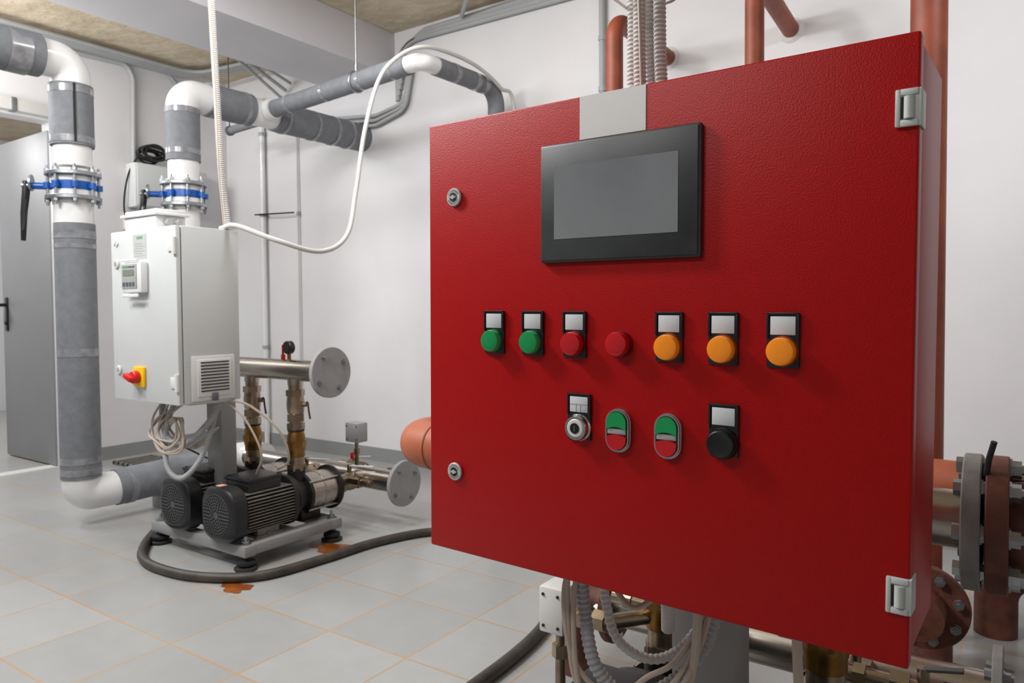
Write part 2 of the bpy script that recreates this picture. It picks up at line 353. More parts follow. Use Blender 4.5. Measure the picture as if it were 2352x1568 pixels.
# ---------------------------------------------------------------- booster sets
def booster(dx,dy,post_x,which):
    cabn=which
    T=Thing('pump_base_frame','grey painted steel pump frame carrying the %s cabinet post'%cabn,'frame',(-2.64+dx,1.87+dy,0))
    x0,x1,y0,y1=-2.955+dx,-2.325+dx,1.635+dy,2.105+dy
    g=G()
    g.box(x0,x1,y0,y0+.05,.052,.094,bev=.004); g.box(x0,x1,y1-.05,y1,.052,.094,bev=.004)
    g.box(x0+.002,x0+.062,y0+.045,y1-.045,.055,.0935,bev=.003); g.box(x1-.062,x1-.002,y0+.045,y1-.045,.055,.0935,bev=.003)
    g.box(x0+.05,x1-.05,y0+.2,y0+.27,.056,.094,bev=.003)
    T.part('frame_rails',g,M_gpaint)
    for fx in(-2.926,-2.355):
        for fy in(1.66,2.074):
            g=G(); c=(fx+dx,fy+dy)
            g.lathe((*c,0),(0,0,1),[(.040,0),(.043,.005),(.043,.010),(.024,.016),(.034,.022),(.034,.032),(.016,.038),(.016,.053)],24)
            o=T.part('rubber_foot',g,M_blackm,'black rubber anti-vibration foot')
            g=G(); g.cyl((*c,.094),(*c,.098),.02,n=20); g.cyl((*c,.098),(*c,.108),.013,n=6); g.cyl((*c,.108),(*c,.124),.006,n=10); T.part('bolt',g,M_zinc,parent=o)
    g=G(); px,py=post_x,1.77+dy; g.box(px-.05,px+.05,py-.035,py+.035,.09,.93,bev=.006)
    g.box(px-.07,px+.07,py-.05,py+.05,.094,.102); T.part('post',g,M_gpaint,'grey square steel post')
    for k,pxx in enumerate((-2.445,-2.73)):
        P=Thing('pump','black horizontal multistage pump with finned motor','pump',(pxx+dx,1.60+dy,.094),world=False,group='horizontal booster pumps')
        za=.108
        g=G(); g.loft([(0,.078,.078,0,za),(.004,.094,.094,0,za),(.012,.101,.101,0,za),(.062,.103,.103,0,za),(.067,.098,.098,0,za)],48,e=3.2)
        fc=P.part('fan_cover',g,M_motor,'black motor fan cover')
        g=G(); g.cyl((0,-.0015,za),(0,.004,za),.079,n=48,m=0)
        for r_,nn in((.018,8),(.029,13),(.040,18),(.051,24),(.062,30),(.073,36)):
            for i in range(nn):
                a=2*math.pi*i/nn; cxx,czz=r_*math.cos(a),za+r_*math.sin(a)
                g.box(cxx-.0036,cxx+.0036,-.003,.001,czz-.0036,czz+.0036,m=1,rot=Matrix.Rotation(-a,3,'Y'))
        P.part('fan_grille',g,[M_fan,M_hole],parent=fc)
        g=G(); g.cyl((0,.06,za),(0,.30,za),.072,n=32,m=0)
        z=-.072
        while z<.074:
            hw=min(.098,math.sqrt(max(.0,.103**2-z*z))+.005); g.box(-hw,hw,.069,.282,za+z-.0015,za+z+.0015,m=1); z+=.0118
        g.loft([(.28,.090,.090,0,za),(.285,.100,.100,0,za),(.305,.100,.100,0,za),(.31,.09,.09,0,za)],40,e=2.6,m=0)
        P.part('finned_motor_body',g,[M_motor,M_fin],'black motor with bright cooling fin edges')
        g=G(); g.box(-.072,.072,.09,.24,za+.07,za+.110,bev=.008); g.box(-.076,.076,.086,.244,za+.108,za+.124,bev=.006)
        for s in(-.062,.062):
            for q in(.098,.232): g.cyl((s,q,za+.122),(s,q,za+.127),.005,n=10)
        P.part('terminal_box',g,M_motor)
        g=G(); g.box(-.028,.002,.02,.048,za+.1025,za+.105); P.part('sticker',g,M_stick,'small orange and white warning sticker',parent=fc)
        g=G(); g.box(-.075,.075,.12,.24,0,.008)
        for s in(-1,1): g.box(s*.055-.012,s*.055+.012,.13,.23,.002,.045,bev=.003)
        for s in(-1,1): g.cyl((s*.066,.18,.008),(s*.066,.18,.016),.009,n=6)
        P.part('mounting_foot',g,M_fin)
        g=G(); g.cyl((0,.31,za),(0,.38,za),.068,n=32,m=0); g.cyl((0,.32,za),(0,.335,za),.086,n=32,m=0)
        g.cyl((0,.38,za),(0,.395,za),.086,n=36,m=0); g.cyl((0,.395,za),(0,.53,za),.078,n=40,m=1)
        g.cyl((0,.46,za),(0,.464,za),.0795,n=40,m=1)
        g.lathe((0,.53,za),(0,1,0),[(.07,0),(.094,.003),(.094,.014),(.07,.02),(.045,.04),(.045,.06)],36,m=0)
        for a in(.7,2.4,3.9,5.5): g.cyl((.086*math.cos(a),.38,za+.086*math.sin(a)),(.086*math.cos(a),.548,za+.086*math.sin(a)),.004,n=8,m=1)
        g.cyl((0,.37,za+.05),(0,.37,za+.112),.036,n=24,m=0); g.box(-.04,.04,.36,.46,.001,.05,bev=.004,m=0)
        P.part('pump_housing',g,[M_iron,M_steel],'cast iron housing with stainless stages')
        V=Thing('riser_valve','nickel ball valve and brass union on the pump outlet','valve',(pxx+dx+.002,1.97+dy,.30),world=False,group='outlet valves on the booster pumps')
        g=G(); g.cyl((0,0,0),(0,0,.07),.031,n=24); g.cyl((0,0,.005),(0,0,.03),.038,n=6); V.part('threaded_neck',g,M_nickel)
        g=G(); g.lathe((0,0,.06),(0,0,1),[(.034,0),(.034,.02),(.037,.03),(.037,.055),(.033,.065)],24); g.cyl((0,0,.10),(0,0,.125),.041,n=6); g.lathe((0,0,.125),(0,0,1),[(.036,0),(.036,.02),(.03,.04)],24); V.part('check_valve',g,M_brass,'aged brass check valve')
        g=G(); g.cyl((0,0,.165),(0,0,.172),.034,n=24,m=1); g.cyl((0,0,.172),(0,0,.198),.036,n=6); g.cyl((0,0,.198),(0,0,.206),.027,n=20); g.cyl((0,0,.206),(0,0,.235),.037,n=6,ph=.3)
        g.lathe((0,0,.235),(0,0,1),[(.030,0),(.033,.008),(.036,.03),(.036,.05),(.033,.075)],24); g.cyl((0,0,.31),(0,0,.335),.038,n=6); g.cyl((0,0,.335),(0,0,.39),.028,n=24)
        g.cyl((0,0,.275),(.046,.02,.275),.010,n=12); V.part('ball_valve',g,[M_nickel,M_blackm],'nickel-plated ball valve')
        g=G(); g.tube(cat([(.044,.02,.285),(.05,.022,.28),(.052,.024,.25),(.058,.026,.215)],4),.004,8); V.part('lever',g,M_rustf,'small brown lever')
    zz=.715 if which=='grey' else .638
    xl=-3.3 if which=='grey' else -3.18
    D=Thing('discharge_manifold','stainless steel discharge manifold with %s flange'%('grey blanking' if which=='grey' else 'grey bolted'),'manifold',(-2.7+dx,1.97+dy,zz))
    g=G(); g.cyl((xl+dx,1.97+dy,zz),(-2.235+dx,1.97+dy,zz),.043,n=36)
    for pxx in(-2.443,-2.728): g.cyl((pxx+dx,1.97+dy,zz-.06),(pxx+dx,1.97+dy,zz-.03),.031,n=24)
    D.part('manifold_pipe',g,M_steel)
    if which=='grey': flange(D,(-2.24,1.97,zz),(1,0,0),.1,.018,4,.072,M_flg,M_zinc,phs=.55,both=True)
    else: flange(D,(-2.25+dx,1.97+dy,zz),(1,0,0),.1,.024,8,.082,M_flgd,M_zinc,phs=.75,both=True,br=.012,bl=.010)
    if which=='grey':
        Q=Thing('pressure_gauge','small pressure gauge with red-handled cock','gauge',(-2.478,1.97,.757),world=False)
        g=G(); g.cyl((0,0,0),(0,0,.03),.008,n=12); Q.part('stem',g,M_brass)
        g=G(); g.cyl((0,.012,.05),(0,-.014,.05),.027,n=28,ch=.003); g2=Q.part('gauge_case',g,M_black)
        g=G(); g.cyl((0,-.014,.05),(0,-.0155,.05),.020,n=28); Q.part('dial',g,M_iron,parent=g2)
        g=G(); g.box(-.042,-.036,-.005,.005,.01,.06,bev=.002); g.cyl((-.038,0,-.01),(-.038,0,.02),.009,n=12); Q.part('cock_handle',g,M_redp,'red cock handle')
    zs=.20; xs0=-3.3 if which=='grey' else -3.02
    S=Thing('suction_manifold','stainless steel suction manifold with flange end','manifold',(-2.7+dx,2.36+dy,zs))
    g=G(); g.cyl((xs0+dx,2.36+dy,zs),(-2.215+dx,2.36+dy,zs),.048,n=36); S.part('manifold_pipe',g,M_steel)
    flange(S,(-2.22+dx,2.36+dy,zs),(1,0,0),.1,.018,4,.072,M_flg if which=='grey' else M_flgd,M_zinc,phs=.55,both=True)
    if which=='red':
        flange(S,(xs0+dx+.005,2.36+dy,zs),(-1,0,0),.09,.018,8,.07,M_rustf,M_zinc,phs=.2,both=True)
        g=G(); g.tube(fillet([(xs0+dx-.01,2.36+dy,zs),(xs0+dx-.12,2.36+dy,zs),(xs0+dx-.12,2.36+dy,0)],.06,10),.04,24); S.part('inlet_pipe',g,M_rustf)
    for pxx in(-2.445,-2.73):
        V=Thing('suction_valve','nickel ball valve on the pump inlet','valve',(pxx+dx,2.19+dy,.20),world=False,group='inlet valves on the booster pumps')
        g=G(); g.cyl((0,-.02,0),(0,.03,0),.042,n=6); g.lathe((0,.03,0),(0,1,0),[(.033,0),(.04,.03),(.04,.05),(.033,.08)],24); g.cyl((0,.10,0),(0,.13,0),.042,n=6)
        g.cyl((0,.07,.03),(0,.07,.075),.01,n=12); V.part('valve_body',g,M_nickel)
        g=G()
        if which=='grey': g.box(-.01,.15,.062,.078,.072,.077,bev=.001,rot=Matrix.Rotation(-.08,3,'Y')); V.part('lever',g,M_pvc,'white flat lever handle')
        else: g.box(-.04,.04,.06,.08,.07,.08,bev=.004); V.part('lever',g,M_rustf,'short brown butterfly handle')
    W=Thing('pressure_switch','grey pressure switch box on a pipe stub','switch',(-2.503+dx if which=='grey' else -.722,2.36 if which=='grey' else 1.2,.40 if which=='grey' else .39),world=False)
    g=G(); s_=.042 if which=='grey' else .026; q_=.03 if which=='grey' else .035; g.box(-s_,s_,-q_,q_,-.044,.044,bev=.004); W.part('switch_housing',g,M_cong if which=='grey' else M_cover)
    g=G(); s2=s_-.010
    for q in((-s2,.03),(s2,.03),(-s2,-.03),(s2,-.03)): g.cyl((q[0],-q_,q[1]),(q[0],-q_-.002,q[1]),.003,n=10)
    W.part('cover_screws',g,M_blackm)
    g=G(); g.cyl((0,0,-.04),(0,0,-.075),.009,n=12); g.cyl((0,0,-.075),(0,0,-.10),.016,n=6); g.cyl((0,0,-.10),(0,0,-.17),.01,n=12)
    if which=='red': g.tube(fillet([(.02,0,-.01),(.10,0,-.01),(.155,.07,-.01)],.02,5),.014,12); g.cyl((.04,0,-.01),(.065,0,-.01),.024,n=6); g.cyl((.075,0,-.01),(.10,0,-.01),.02,n=6)
    W.part('stem',g,M_nickel)
    if which=='grey': g=G(); g.box(-.006,.006,-.035,-.02,-.12,-.09,bev=.002); W.part('cock_handle',g,M_redp,'red cock handle')
booster(0,0,-2.654,'grey')
booster(2.183,-.685,-.385,'red')

for x,y in((-2.36,2.22),(-2.62,2.45),(-2.30,2.45)):
    V=Thing('drain_valve','small nickel valve with white lever on the inlet pipe','valve',(x,y,.22),world=False,group='small valves near the inlet manifold')
    g=G(); g.cyl((-.09,0,0),(.09,0,0),.014,n=14); g.cyl((-.03,0,0),(.03,0,0),.022,n=6); g.cyl((.05,0,0),(.08,0,0),.02,n=6); g.cyl((0,0,0),(0,0,.04),.008,n=10); V.part('valve_body',g,M_nickel)
    g=G(); g.box(-.01,.11,-.007,.007,.04,.045,rot=Matrix.Rotation(-.12,3,'Y')); V.part('lever',g,M_pvc,'white lever handle')

# ---------------------------------------------------------------- grey cabinet
gx0,gx1,gy0,gy1,gz0,gz1=-2.877,-2.437,1.460,1.710,.626,1.262
T=Thing('control_cabinet','light grey wall-type electrical cabinet with yellow and red switch','cabinet',(-2.654,1.6,gz0))
g=G(); g.box(gx0,gx1,gy0+.022,gy1,gz0,gz1,bev=.004); g.box(gx0+.006,gx1-.006,gy0+.012,gy0+.03,gz0+.006,gz1-.006,m=1)
g.box(gx0+.01,gx1-.01,gy0+.05,gy1-.02,gz0-.006,gz0+.002,m=0); body=T.part('body',g,[M_cab,M_cabs])
g=G(); g.box(gx0,gx1,gy0,gy0+.018,gz0,gz1,bev=.003); dr=T.part('door',g,M_cab)
for z in(1.19,.706):
    g=G(); g.box(gx1-.045,gx1+.001,gy0-.006,gy0,z-.02,z+.02,bev=.003); g.cyl((gx1-.004,gy0-.004,z-.03),(gx1-.004,gy0-.004,z+.03),.008,n=14); T.part('hinge',g,M_cover,parent=dr)
for z in(1.141,.738):
    g=G(); g.cyl((-2.833,gy0,z),(-2.833,gy0-.008,z),.017,n=24,ch=.002); g.cyl((-2.833,gy0-.006,z),(-2.833,gy0-.0095,z),.009,n=20,m=1); T.part('lock',g,[M_cover,M_cong],parent=dr)
g=G(); g.cyl((-2.845,gy0,1.226),(-2.845,gy0-.006,1.226),.012,n=16); g.box(-2.86,-2.82,gy0-.004,gy0,1.215,1.235,bev=.002,rot=Matrix.Rotation(.8,3,'Y')); T.part('corner_clip',g,M_cover,parent=dr)
g=G(); g.box(-2.715,-2.626,gy0-.001,gy0+.001,1.154,1.243); g.box(-2.69,-2.65,gy0-.0015,gy0,1.226,1.236,m=1)
for k in range(6): g.box(-2.705,-2.637-(k%2)*.015,gy0-.0015,gy0,1.163+k*.009,1.1652+k*.009,m=2)
T.part('rating_label',g,[M_hinge,M_greenp,M_cong],'silver rating label with green mark',parent=dr)
g=G(); g.box(-2.75,-2.615,gy0-.03,gy0,1.028,1.142,bev=.008); g.box(-2.735,-2.63,gy0-.036,gy0-.028,1.012,1.025,bev=.003); g.box(-2.735,-2.63,gy0-.036,gy0-.028,1.144,1.151,bev=.002)
mt=T.part('digital_meter',g,M_pvc,'white digital panel meter',parent=dr)
g=G(); o=-.021; g.box(-2.742,-2.64,gy0-.033,gy0-.029,1.065+o,1.155+o,bev=.002); g.box(-2.73,-2.655,gy0-.0345,gy0-.032,1.112+o,1.134+o,m=1); g.box(-2.735,-2.70,gy0-.0345,gy0-.032,1.142+o,1.149+o,m=2)
g.box(-2.695,-2.65,gy0-.0345,gy0-.032,1.142+o,1.147+o,m=3)
for k in range(4): g.box(-2.733+k*.022,-2.719+k*.022,gy0-.035,gy0-.032,1.074+o,1.088+o,m=3)
T.part('meter_face',g,[M_cong,M_lcd,M_greenp,M_cabs],parent=dr)
g=G(); g.box(-2.722,-2.646,gy0-.012,gy0,.68,.756,bev=.005); sw=T.part('rotary_switch_plate',g,M_yellow,'yellow switch plate',parent=dr)
g=G(); g.cyl((-2.684,gy0-.012,.718),(-2.684,gy0-.035,.718),.024,n=24,ch=.003); g.box(-2.716,-2.662,gy0-.055,gy0-.03,.708,.728,bev=.006,rot=Matrix.Rotation(.35,3,'Y')); T.part('rotary_knob',g,M_redp,'red rotary knob',parent=dr)
g=G(); xs=gx1
g.box(xs-.002,xs+.010,1.505,1.683,.632,.80,bev=.008); g.box(xs+.008,xs+.014,1.525,1.663,.650,.785,bev=.003); v=T.part('vent_cover',g,M_cover,'white ventilation grille cover')
g=G()
for k in range(10):
    z=.668+k*.0115; g.box(xs+.0125,xs+.0155,1.537,1.651,z,z+.0045,m=0)
T.part('vent_slots',g,M_blackm,'dark slot openings',parent=v)
g=G(); g.box(xs+.012,xs+.018,1.58,1.605,.632,.662,bev=.002); T.part('cover_latch',g,M_cabs,parent=v)

T=Thing('junction_box','white plastic junction box with lid on the grey cabinet','box',(-2.74,1.56,gz1),world=False)
g=G(); g.box(-.11,.11,-.06,.06,.0,.055,bev=.006); T.part('box_base',g,M_pvc)
g=G(); g.box(-.125,.125,-.07,.07,.055,.067,bev=.004); g.box(-.11,.11,-.06,.06,.067,.08,bev=.006); g.box(-.125,-.1,-.02,.02,.05,.085,bev=.003); T.part('lid',g,M_pvc)
for k in range(2):
    g=G(); y=-.02+k*.04; g.cyl((.11,y,.03),(.14,y,.03),.012,n=14); T.part('cable_gland',g,M_cong)

T=Thing('wall_box','white electrical box mounted on the wall','box',(XW,2.84,1.8))
g=G(); g.box(XW,XW+.12,2.58,3.10,1.645,1.935,bev=.01); g.box(XW+.12,XW+.13,2.59,3.09,1.655,1.925,bev=.004); T.part('housing',g,M_cab)
T=Thing('cable_coil','loose coil of black cable on top of the wall box','cable',(XW+.1,2.70,1.95))
g=G()
for k in range(7):
    cy=2.70+random.uniform(-.015,.015); ra=.09+random.uniform(-.02,.015); rb=.042+random.uniform(-.014,.012); ph=random.uniform(0,1)
    pts=[(XW+.06+.02*math.sin(ph+a*.5)+.012*k,cy+ra*math.cos(a),1.99+.004*k+rb*math.sin(a)) for a in [2*math.pi*i/24 for i in range(25)]]
    g.tube(pts,.0085,8)
g.tube(cat([(XW+.08,2.62,1.98),(XW+.05,2.57,1.85),(XW+.03,2.55,1.65),(XW+.03,2.58,1.45)]),.006,8); T.part('coil',g,M_blackm)

T=Thing('cable_bundle','beige and grey cables looping beneath the grey cabinet','cable',(-2.65,1.65,gz0))
def C(g,pts,r,c=False,m=0):
    if c: corr(g,cat(pts,10),r,.008,10,m)
    else: g.tube(cat(pts,10),r,10,m=m)
g=G(); C(g,[(-2.80,1.62,.63),(-2.79,1.60,.56),(-2.72,1.58,.47),(-2.60,1.58,.46),(-2.51,1.62,.54),(-2.48,1.66,.63)],.013,True); T.part('corrugated_conduit',g,M_cong)
g=G(); C(g,[(-2.72,1.62,.63),(-2.73,1.58,.50),(-2.68,1.55,.37),(-2.60,1.56,.33),(-2.54,1.60,.40),(-2.52,1.64,.52),(-2.51,1.66,.63)],.011,True); T.part('corrugated_conduit',g,M_cong)
for k in range(6):
    a=random.uniform(-.05,.05); b=random.uniform(-.04,.04)
    g=G(); C(g,[(-2.76+.03*k,1.6+.01*k,.63),(-2.78+a,1.57,.52+b),(-2.70+a,1.55,.43-b),(-2.60+b,1.56,.47+a),(-2.66-a,1.58,.55),(-2.74,1.6,.50),(-2.68+b,1.66,.42),(-2.60,1.72,.50)],.0042); T.part('cable',g,M_beige)
g=G(); C(g,[(-2.46,1.65,.63),(-2.40,1.72,.60),(-2.33,1.80,.50),(-2.34,1.85,.38),(-2.42,1.86,.33)],.005); T.part('cable',g,M_beige)
g=G(); C(g,[(-2.83,1.66,.63),(-2.88,1.66,.50),(-2.92,1.72,.42),(-2.86,1.82,.34),(-2.78,1.82,.33)],.004); T.part('cable',g,M_blackm,'thin black cable')
g=G(); C(g,[(-2.48,1.66,.63),(-2.40,1.70,.55),(-2.36,1.74,.42),(-2.42,1.76,.33)],.004); T.part('cable',g,M_beige)

g=G(); g.tube(cat([(-2.47,1.66,1.268),(-2.40,1.68,1.275),(-2.28,1.767,1.22),(-2.225,1.927,1.186),(-2.254,2.089,1.263),(-2.296,2.182,1.457),(-2.334,2.277,1.738),(-2.351,2.387,1.986),(-2.305,2.479,2.105),(-2.249,2.579,2.155),(-2.235,2.771,2.17),(-2.22,2.95,2.15),(-2.22,3.128,2.096),(-2.21,3.235,2.0),(-2.21,3.24,1.2)],10),.0095,14)
solo('flexible_conduit',g,M_conw,'white flexible conduit hanging between grey cabinet and pipe','conduit',org=(-2.47,1.66,1.262))
g=G(); corr(g,cat([(-2.455,1.683,1.262),(-2.476,1.673,1.468),(-2.497,1.672,1.8),(-2.517,1.672,2.134),(-2.54,1.67,ZC)],10),.0135,.008,14); solo('corrugated_conduit',g,M_conw,'white corrugated conduit from ceiling to the grey cabinet','conduit',org=(-2.455,1.683,1.262))
g=G(); g.tube(cat([(-2.447,1.66,1.262),(-2.457,1.65,1.468),(-2.472,1.65,1.8),(-2.492,1.65,2.134),(-2.52,1.65,ZC)],8),.003,8); solo('cable',g,M_beige,'thin beige cable beside the corrugated conduit','cable',org=(-2.447,1.66,1.262))

# ---------------------------------------------------------------- wall conduits
def wallpipe(x,z0,z1,r,m,lab,clips=()):
    T=Thing('wall_conduit',lab,'conduit',(x,YW-r-.012,z0))
    g=G(); g.cyl((x,YW-r-.012,z0),(x,YW-r-.012,z1),r,n=16); T.part('conduit_tube',g,m)
    for z in clips:
        g=G(); g.cyl((x,YW-r-.012,z-.012),(x,YW-r-.012,z+.012),r+.004,n=16); g.box(x-.01,x+.01,YW-.014,YW,z-.012,z+.012); T.part('pipe_clip',g,M_cong)
wallpipe(-4.417,0,2.45,.019,M_pvc,'white plastic pipe running up the wall',(1.63,.7,2.2))
wallpipe(-4.06,.0,2.3,.006,M_conw,'thin light conduit running up the wall',(1.62,))
wallpipe(-1.729,2.03,ZC,.016,M_cong,'grey conduit dropping down the wall',(2.3,2.05))
T=Thing('pipe_bracket','thin black tie bracket between wall pipes','bracket',(-4.4,YW-.06,1.63))
g=G(); g.cyl((-4.47,YW-.06,1.637),(-4.05,YW-.06,1.62),.005,n=8); g.ring((-4.417,YW-.032,1.635),(0,0,1),.025,.006); T.part('bracket_rod',g,M_blackm)
def cond(pts,r,m,lab,rad=.06,name='electrical_conduit'):
    g=G(); g.tube(fillet(pts,rad,8),r,12); solo(name,g,m,lab,'conduit',org=pts[0])
for k in range(5):
    o=.033*k
    cond([(-3.12+o*.3,YW-.02,2.22+o),(-3.12+o*.3,YW-.02,2.50+o*.4),(-2.9,YW-.02,2.60-o*.3),(-1.9+.4*k,YW-.02,2.605-o*.55),(1.0,YW-.02,2.61-o*.35)],.011 if k%2 else .014,M_cong,'grey conduit running along the top of the wall',.12)
cond([(-2.6,YW-.05,2.60),(-2.2,2.9,2.61),(-1.9,2.2,2.615),(-1.9,-1,2.615)],.012,M_cong,'grey conduit crossing the ceiling')
for k in range(4):
    o=.04*k
    cond([(XW+.03+o,1.0,2.60),(XW+.03+o,3.0,2.60),(-4.3,3.2-o,2.61),(-3.75,3.2-o,2.61)],.013,M_cong,'grey conduit under the ceiling',.15)
for k in range(3):
    cond([(-3.74-.045*k,1.2,2.56-.012*(k%2)),(-3.74-.045*k,2.3,2.54),(-3.95-.04*k,2.8,2.55),(-4.1-.05*k,YW-.03,2.50-.04*k)],.010+.002*(k%2),M_cong,'loose grey conduit beside the beam',.2)
cond([(XW+.02,2.1,2.57),(XW+.02,2.60,2.585),(XW+.02,2.64,2.5),(XW+.02,2.62,1.64)],.016,M_cong,'grey conduit on the doorway wall',.1)
cond([(XW+.02,2.9,2.58),(XW+.02,2.98,2.5),(XW+.02,2.98,1.93)],.012,M_cong,'thin grey conduit entering the wall box',.05)
T=Thing('cable_trunking','white trunking above the doorway','trunking',(XW,1.5,2.16))
g=G(); g.box(XW,XW+.05,.3,2.15,2.135,2.205,bev=.004); T.part('trunk',g,M_cover)
g=G(); g.box(XW,XW+.055,1.9,1.93,2.13,2.21,bev=.003); T.part('bracket',g,M_zinc)
for k in range(3):
    cond([(-3.72-.03*k,YW-.03,2.2-.03*k),(-3.3,YW-.03,2.16-.03*k),(-3.05,YW-.03,2.2-.02*k),(-3.02+.02*k,YW-.03,2.45)],.011,M_cong,'grey conduit looping on the wall below the beam',.1)
g=G(); g.box(XW,XW+.03,2.555,2.635,1.50,1.62,bev=.006); solo('socket_box',g,M_cover,'small white socket box on the doorway wall','socket',org=(XW,2.595,1.56))

# ---------------------------------------------------------------- red/terracotta pipes
def pipeT(lab,pts,r,m,rad,collar=None):
    T=Thing('steel_pipe',lab,'pipe',pts[-1])
    g=G(); g.tube(fillet(pts,rad,12),r,28); T.part('pipe_run',g,m)
    if collar:
        g=G(); c=Vector(collar[0]); a=Vector(collar[1]); g.lathe(c,a,[(r+.004,-.012),(r+.018,-.002),(r+.02,0)],28); T.part('wall_collar',g,M_plate,'white plaster ring at the wall')
pipeT('rust-red steel pipe with elbow entering the wall',[(-1.39,YW,2.14),(-1.39,2.77,2.15),(-1.39,2.77,0)],.036,M_rust,.09,collar=((-1.39,YW,2.14),(0,1,0)))
pipeT('rust-red steel pipe with elbow entering the wall',[(-.83,YW,2.15),(-.83,2.81,2.20),(-.83,2.81,0)],.035,M_rust,.1,collar=((-.83,YW,2.15),(0,1,0)))
T=Thing('steel_pipe','thick rust-red vertical steel pipe against the wall','pipe',(-.224,2.4,0))
g=G(); g.cyl((-.222,2.4,0),(-.222,2.4,ZC),.047,n=32); T.part('pipe_run',g,M_rust)
T=Thing('steel_pipe','terracotta painted horizontal steel pipe','pipe',(-.2,2.2,0))
g=G(); g.cyl((-.9,2.2,.515),(1.6,2.2,.475),.055,n=32); T.part('pipe_run',g,M_terra)
g=G(); g.box(.95,1.0,2.17,2.23,0,.44,bev=.004); T.part('pipe_support',g,M_gpaint,'steel support leg')
T=Thing('steel_pipe','rust-red low horizontal pipe with bolted flange','pipe',(.2,2.55,0))
g=G(); g.tube(fillet([(-.05,2.55,.0),(-.05,2.55,.20),(1.6,2.55,.20)],.1,12),.055,28); T.part('pipe_run',g,M_rustf)
flange(T,(.08,2.55,.20),(1,0,0),.1,.024,8,.08,M_rustf,M_zinc,both=True)
zz=.655
T=Thing('steel_pipe','worn terracotta primer pipe elbow on the discharge line','pipe',(-1.1,1.285,zz))
g=G(); g.tube(fillet([(-.99,1.285,zz-.01),(-1.185,1.285,zz-.01),(-1.185,1.75,zz-.02),(-1.185,YW,zz-.02)],.075,16),.053,32); g.ring((-1.10,1.285,zz-.01),(1,0,0),.052,.004); T.part('pipe_elbow',g,M_terraw)
T=Thing('steel_pipe','rust-red flanged pipe continuing from the steel manifold','pipe',(0,1.285,0))
flange(T,(-.038,1.285,.638),(1,0,0),.1,.028,8,.082,M_rustf,M_zinc,br=.013,phs=.75,bl=.014)
g=G(); g.lathe((-.010,1.285,.638),(1,0,0),[(.062,0),(.066,.02),(.060,.05)],32); g.tube(fillet([(.03,1.285,.638),(.60,1.285,.638),(.60,1.285,0)],.1,12),.060,28); T.part('pipe_run',g,M_rustf)
g=G(); g.tube([(-.038,1.235,.715),(-.034,1.22,.745),(-.028,1.215,.77)],.004,8); T.part('gasket_tab',g,M_blackm,'black gasket tab')
T=Thing('flange','round rust-red bolted flange on the suction pipe','flange',(-.19,2.0,.24))
flange(T,(-.185,2.0,.24),(0,-1,0),.1,.02,8,.078,M_rustf,M_zinc,br=.011)
g=G(); g.cyl((-.185,1.98,.24),(-.185,1.9,.24),.052,n=28); g.tube(fillet([(-.185,2.01,.24),(-.185,2.2,.24),(-.185,2.2,0)],.06,10),.05,28); T.part('pipe_stub',g,M_rustf)

# ---------------------------------------------------------------- cables below red cabinet
T=Thing('cable_bundle','beige cables and corrugated conduits beneath the red cabinet','cable',(-.45,.9,.62))
def mx_(pts): return [(-.353+(p[0]+.353)*.74,p[1],p[2]) for p in pts]
g=G(); C(g,mx_([(-.540,.87,.63),(-.538,.88,.54),(-.515,.88,.47),(-.465,.9,.43),(-.405,.93,.445),(-.345,.96,.50),(-.315,.98,.62)]),.0100,True); T.part('corrugated_conduit',g,M_cong)
g=G(); C(g,mx_([(-.52,.90,.63),(-.515,.91,.55),(-.49,.91,.50),(-.44,.93,.475),(-.39,.95,.49),(-.35,.97,.54),(-.33,.98,.62)]),.0075,True); T.part('corrugated_conduit',g,M_conw)
g=G(); C(g,[(-.395,.93,.63),(-.398,.95,.56),(-.41,.98,.50)],.010,True); T.part('corrugated_conduit',g,M_conw)
for k,(a,b,c) in enumerate(((0,0,0),(.012,-.014,.012),(-.006,.03,-.015))):
    g=G(); C(g,mx_([(-.555+.012*k,.86+.012*k,.63),(-.559+a,.86,.55+b),(-.54+a,.86,.45+b),(-.475+a,.88,.405+b),(-.41+c,.90,.435+b),(-.355+c,.92,.50),(-.315+.012*k,.94,.63)]),.0038); T.part('cable',g,M_beige)
g=G(); C(g,mx_([(-.50,.9,.63),(-.49,.9,.58),(-.45,.9,.555),(-.41,.92,.58),(-.40,.93,.63)]),.004); T.part('cable',g,M_beige)
for x,dx_ in((-.335,-.035),(-.215,0)):
    g=G(); C(g,[(x,.90,.63),(x+dx_*.2,.91,.52),(x+dx_,.95,.4),(x+dx_*1.3,1.0,.2)],.0060); T.part('cable',g,M_beige)
for (x,y,z,hm) in((-.49,1.42,.44,0),(-.13,1.42,.30,0),(-.33,1.46,.34,1),(-.62,1.5,.30,1)):
    V=Thing('drain_valve','small nickel valve on the pipework below the red cabinet','valve',(x,y,z),world=False,group='small valves below the red cabinet')
    g=G(); g.cyl((-.14,0,0),(.12,0,0),.015,n=16); g.cyl((-.05,0,0),(-.02,0,0),.024,n=6); g.cyl((.03,0,0),(.06,0,0),.024,n=6); g.cyl((0,0,0),(0,0,.04),.010,n=10); g.cyl((-.11,0,0),(-.09,0,0),.021,n=6); V.part('valve_body',g,M_nickel)
    if hm: g=G(); g.box(-.014,.014,-.01,.01,.035,.055,bev=.004); V.part('lever',g,M_redp,'small red handle')
    else: g=G(); g.box(-.01,.06,-.008,.008,.04,.045,bev=.001,rot=Matrix.Rotation(-.2,3,'Y')); V.part('lever',g,M_cabs,'flat dark lever')

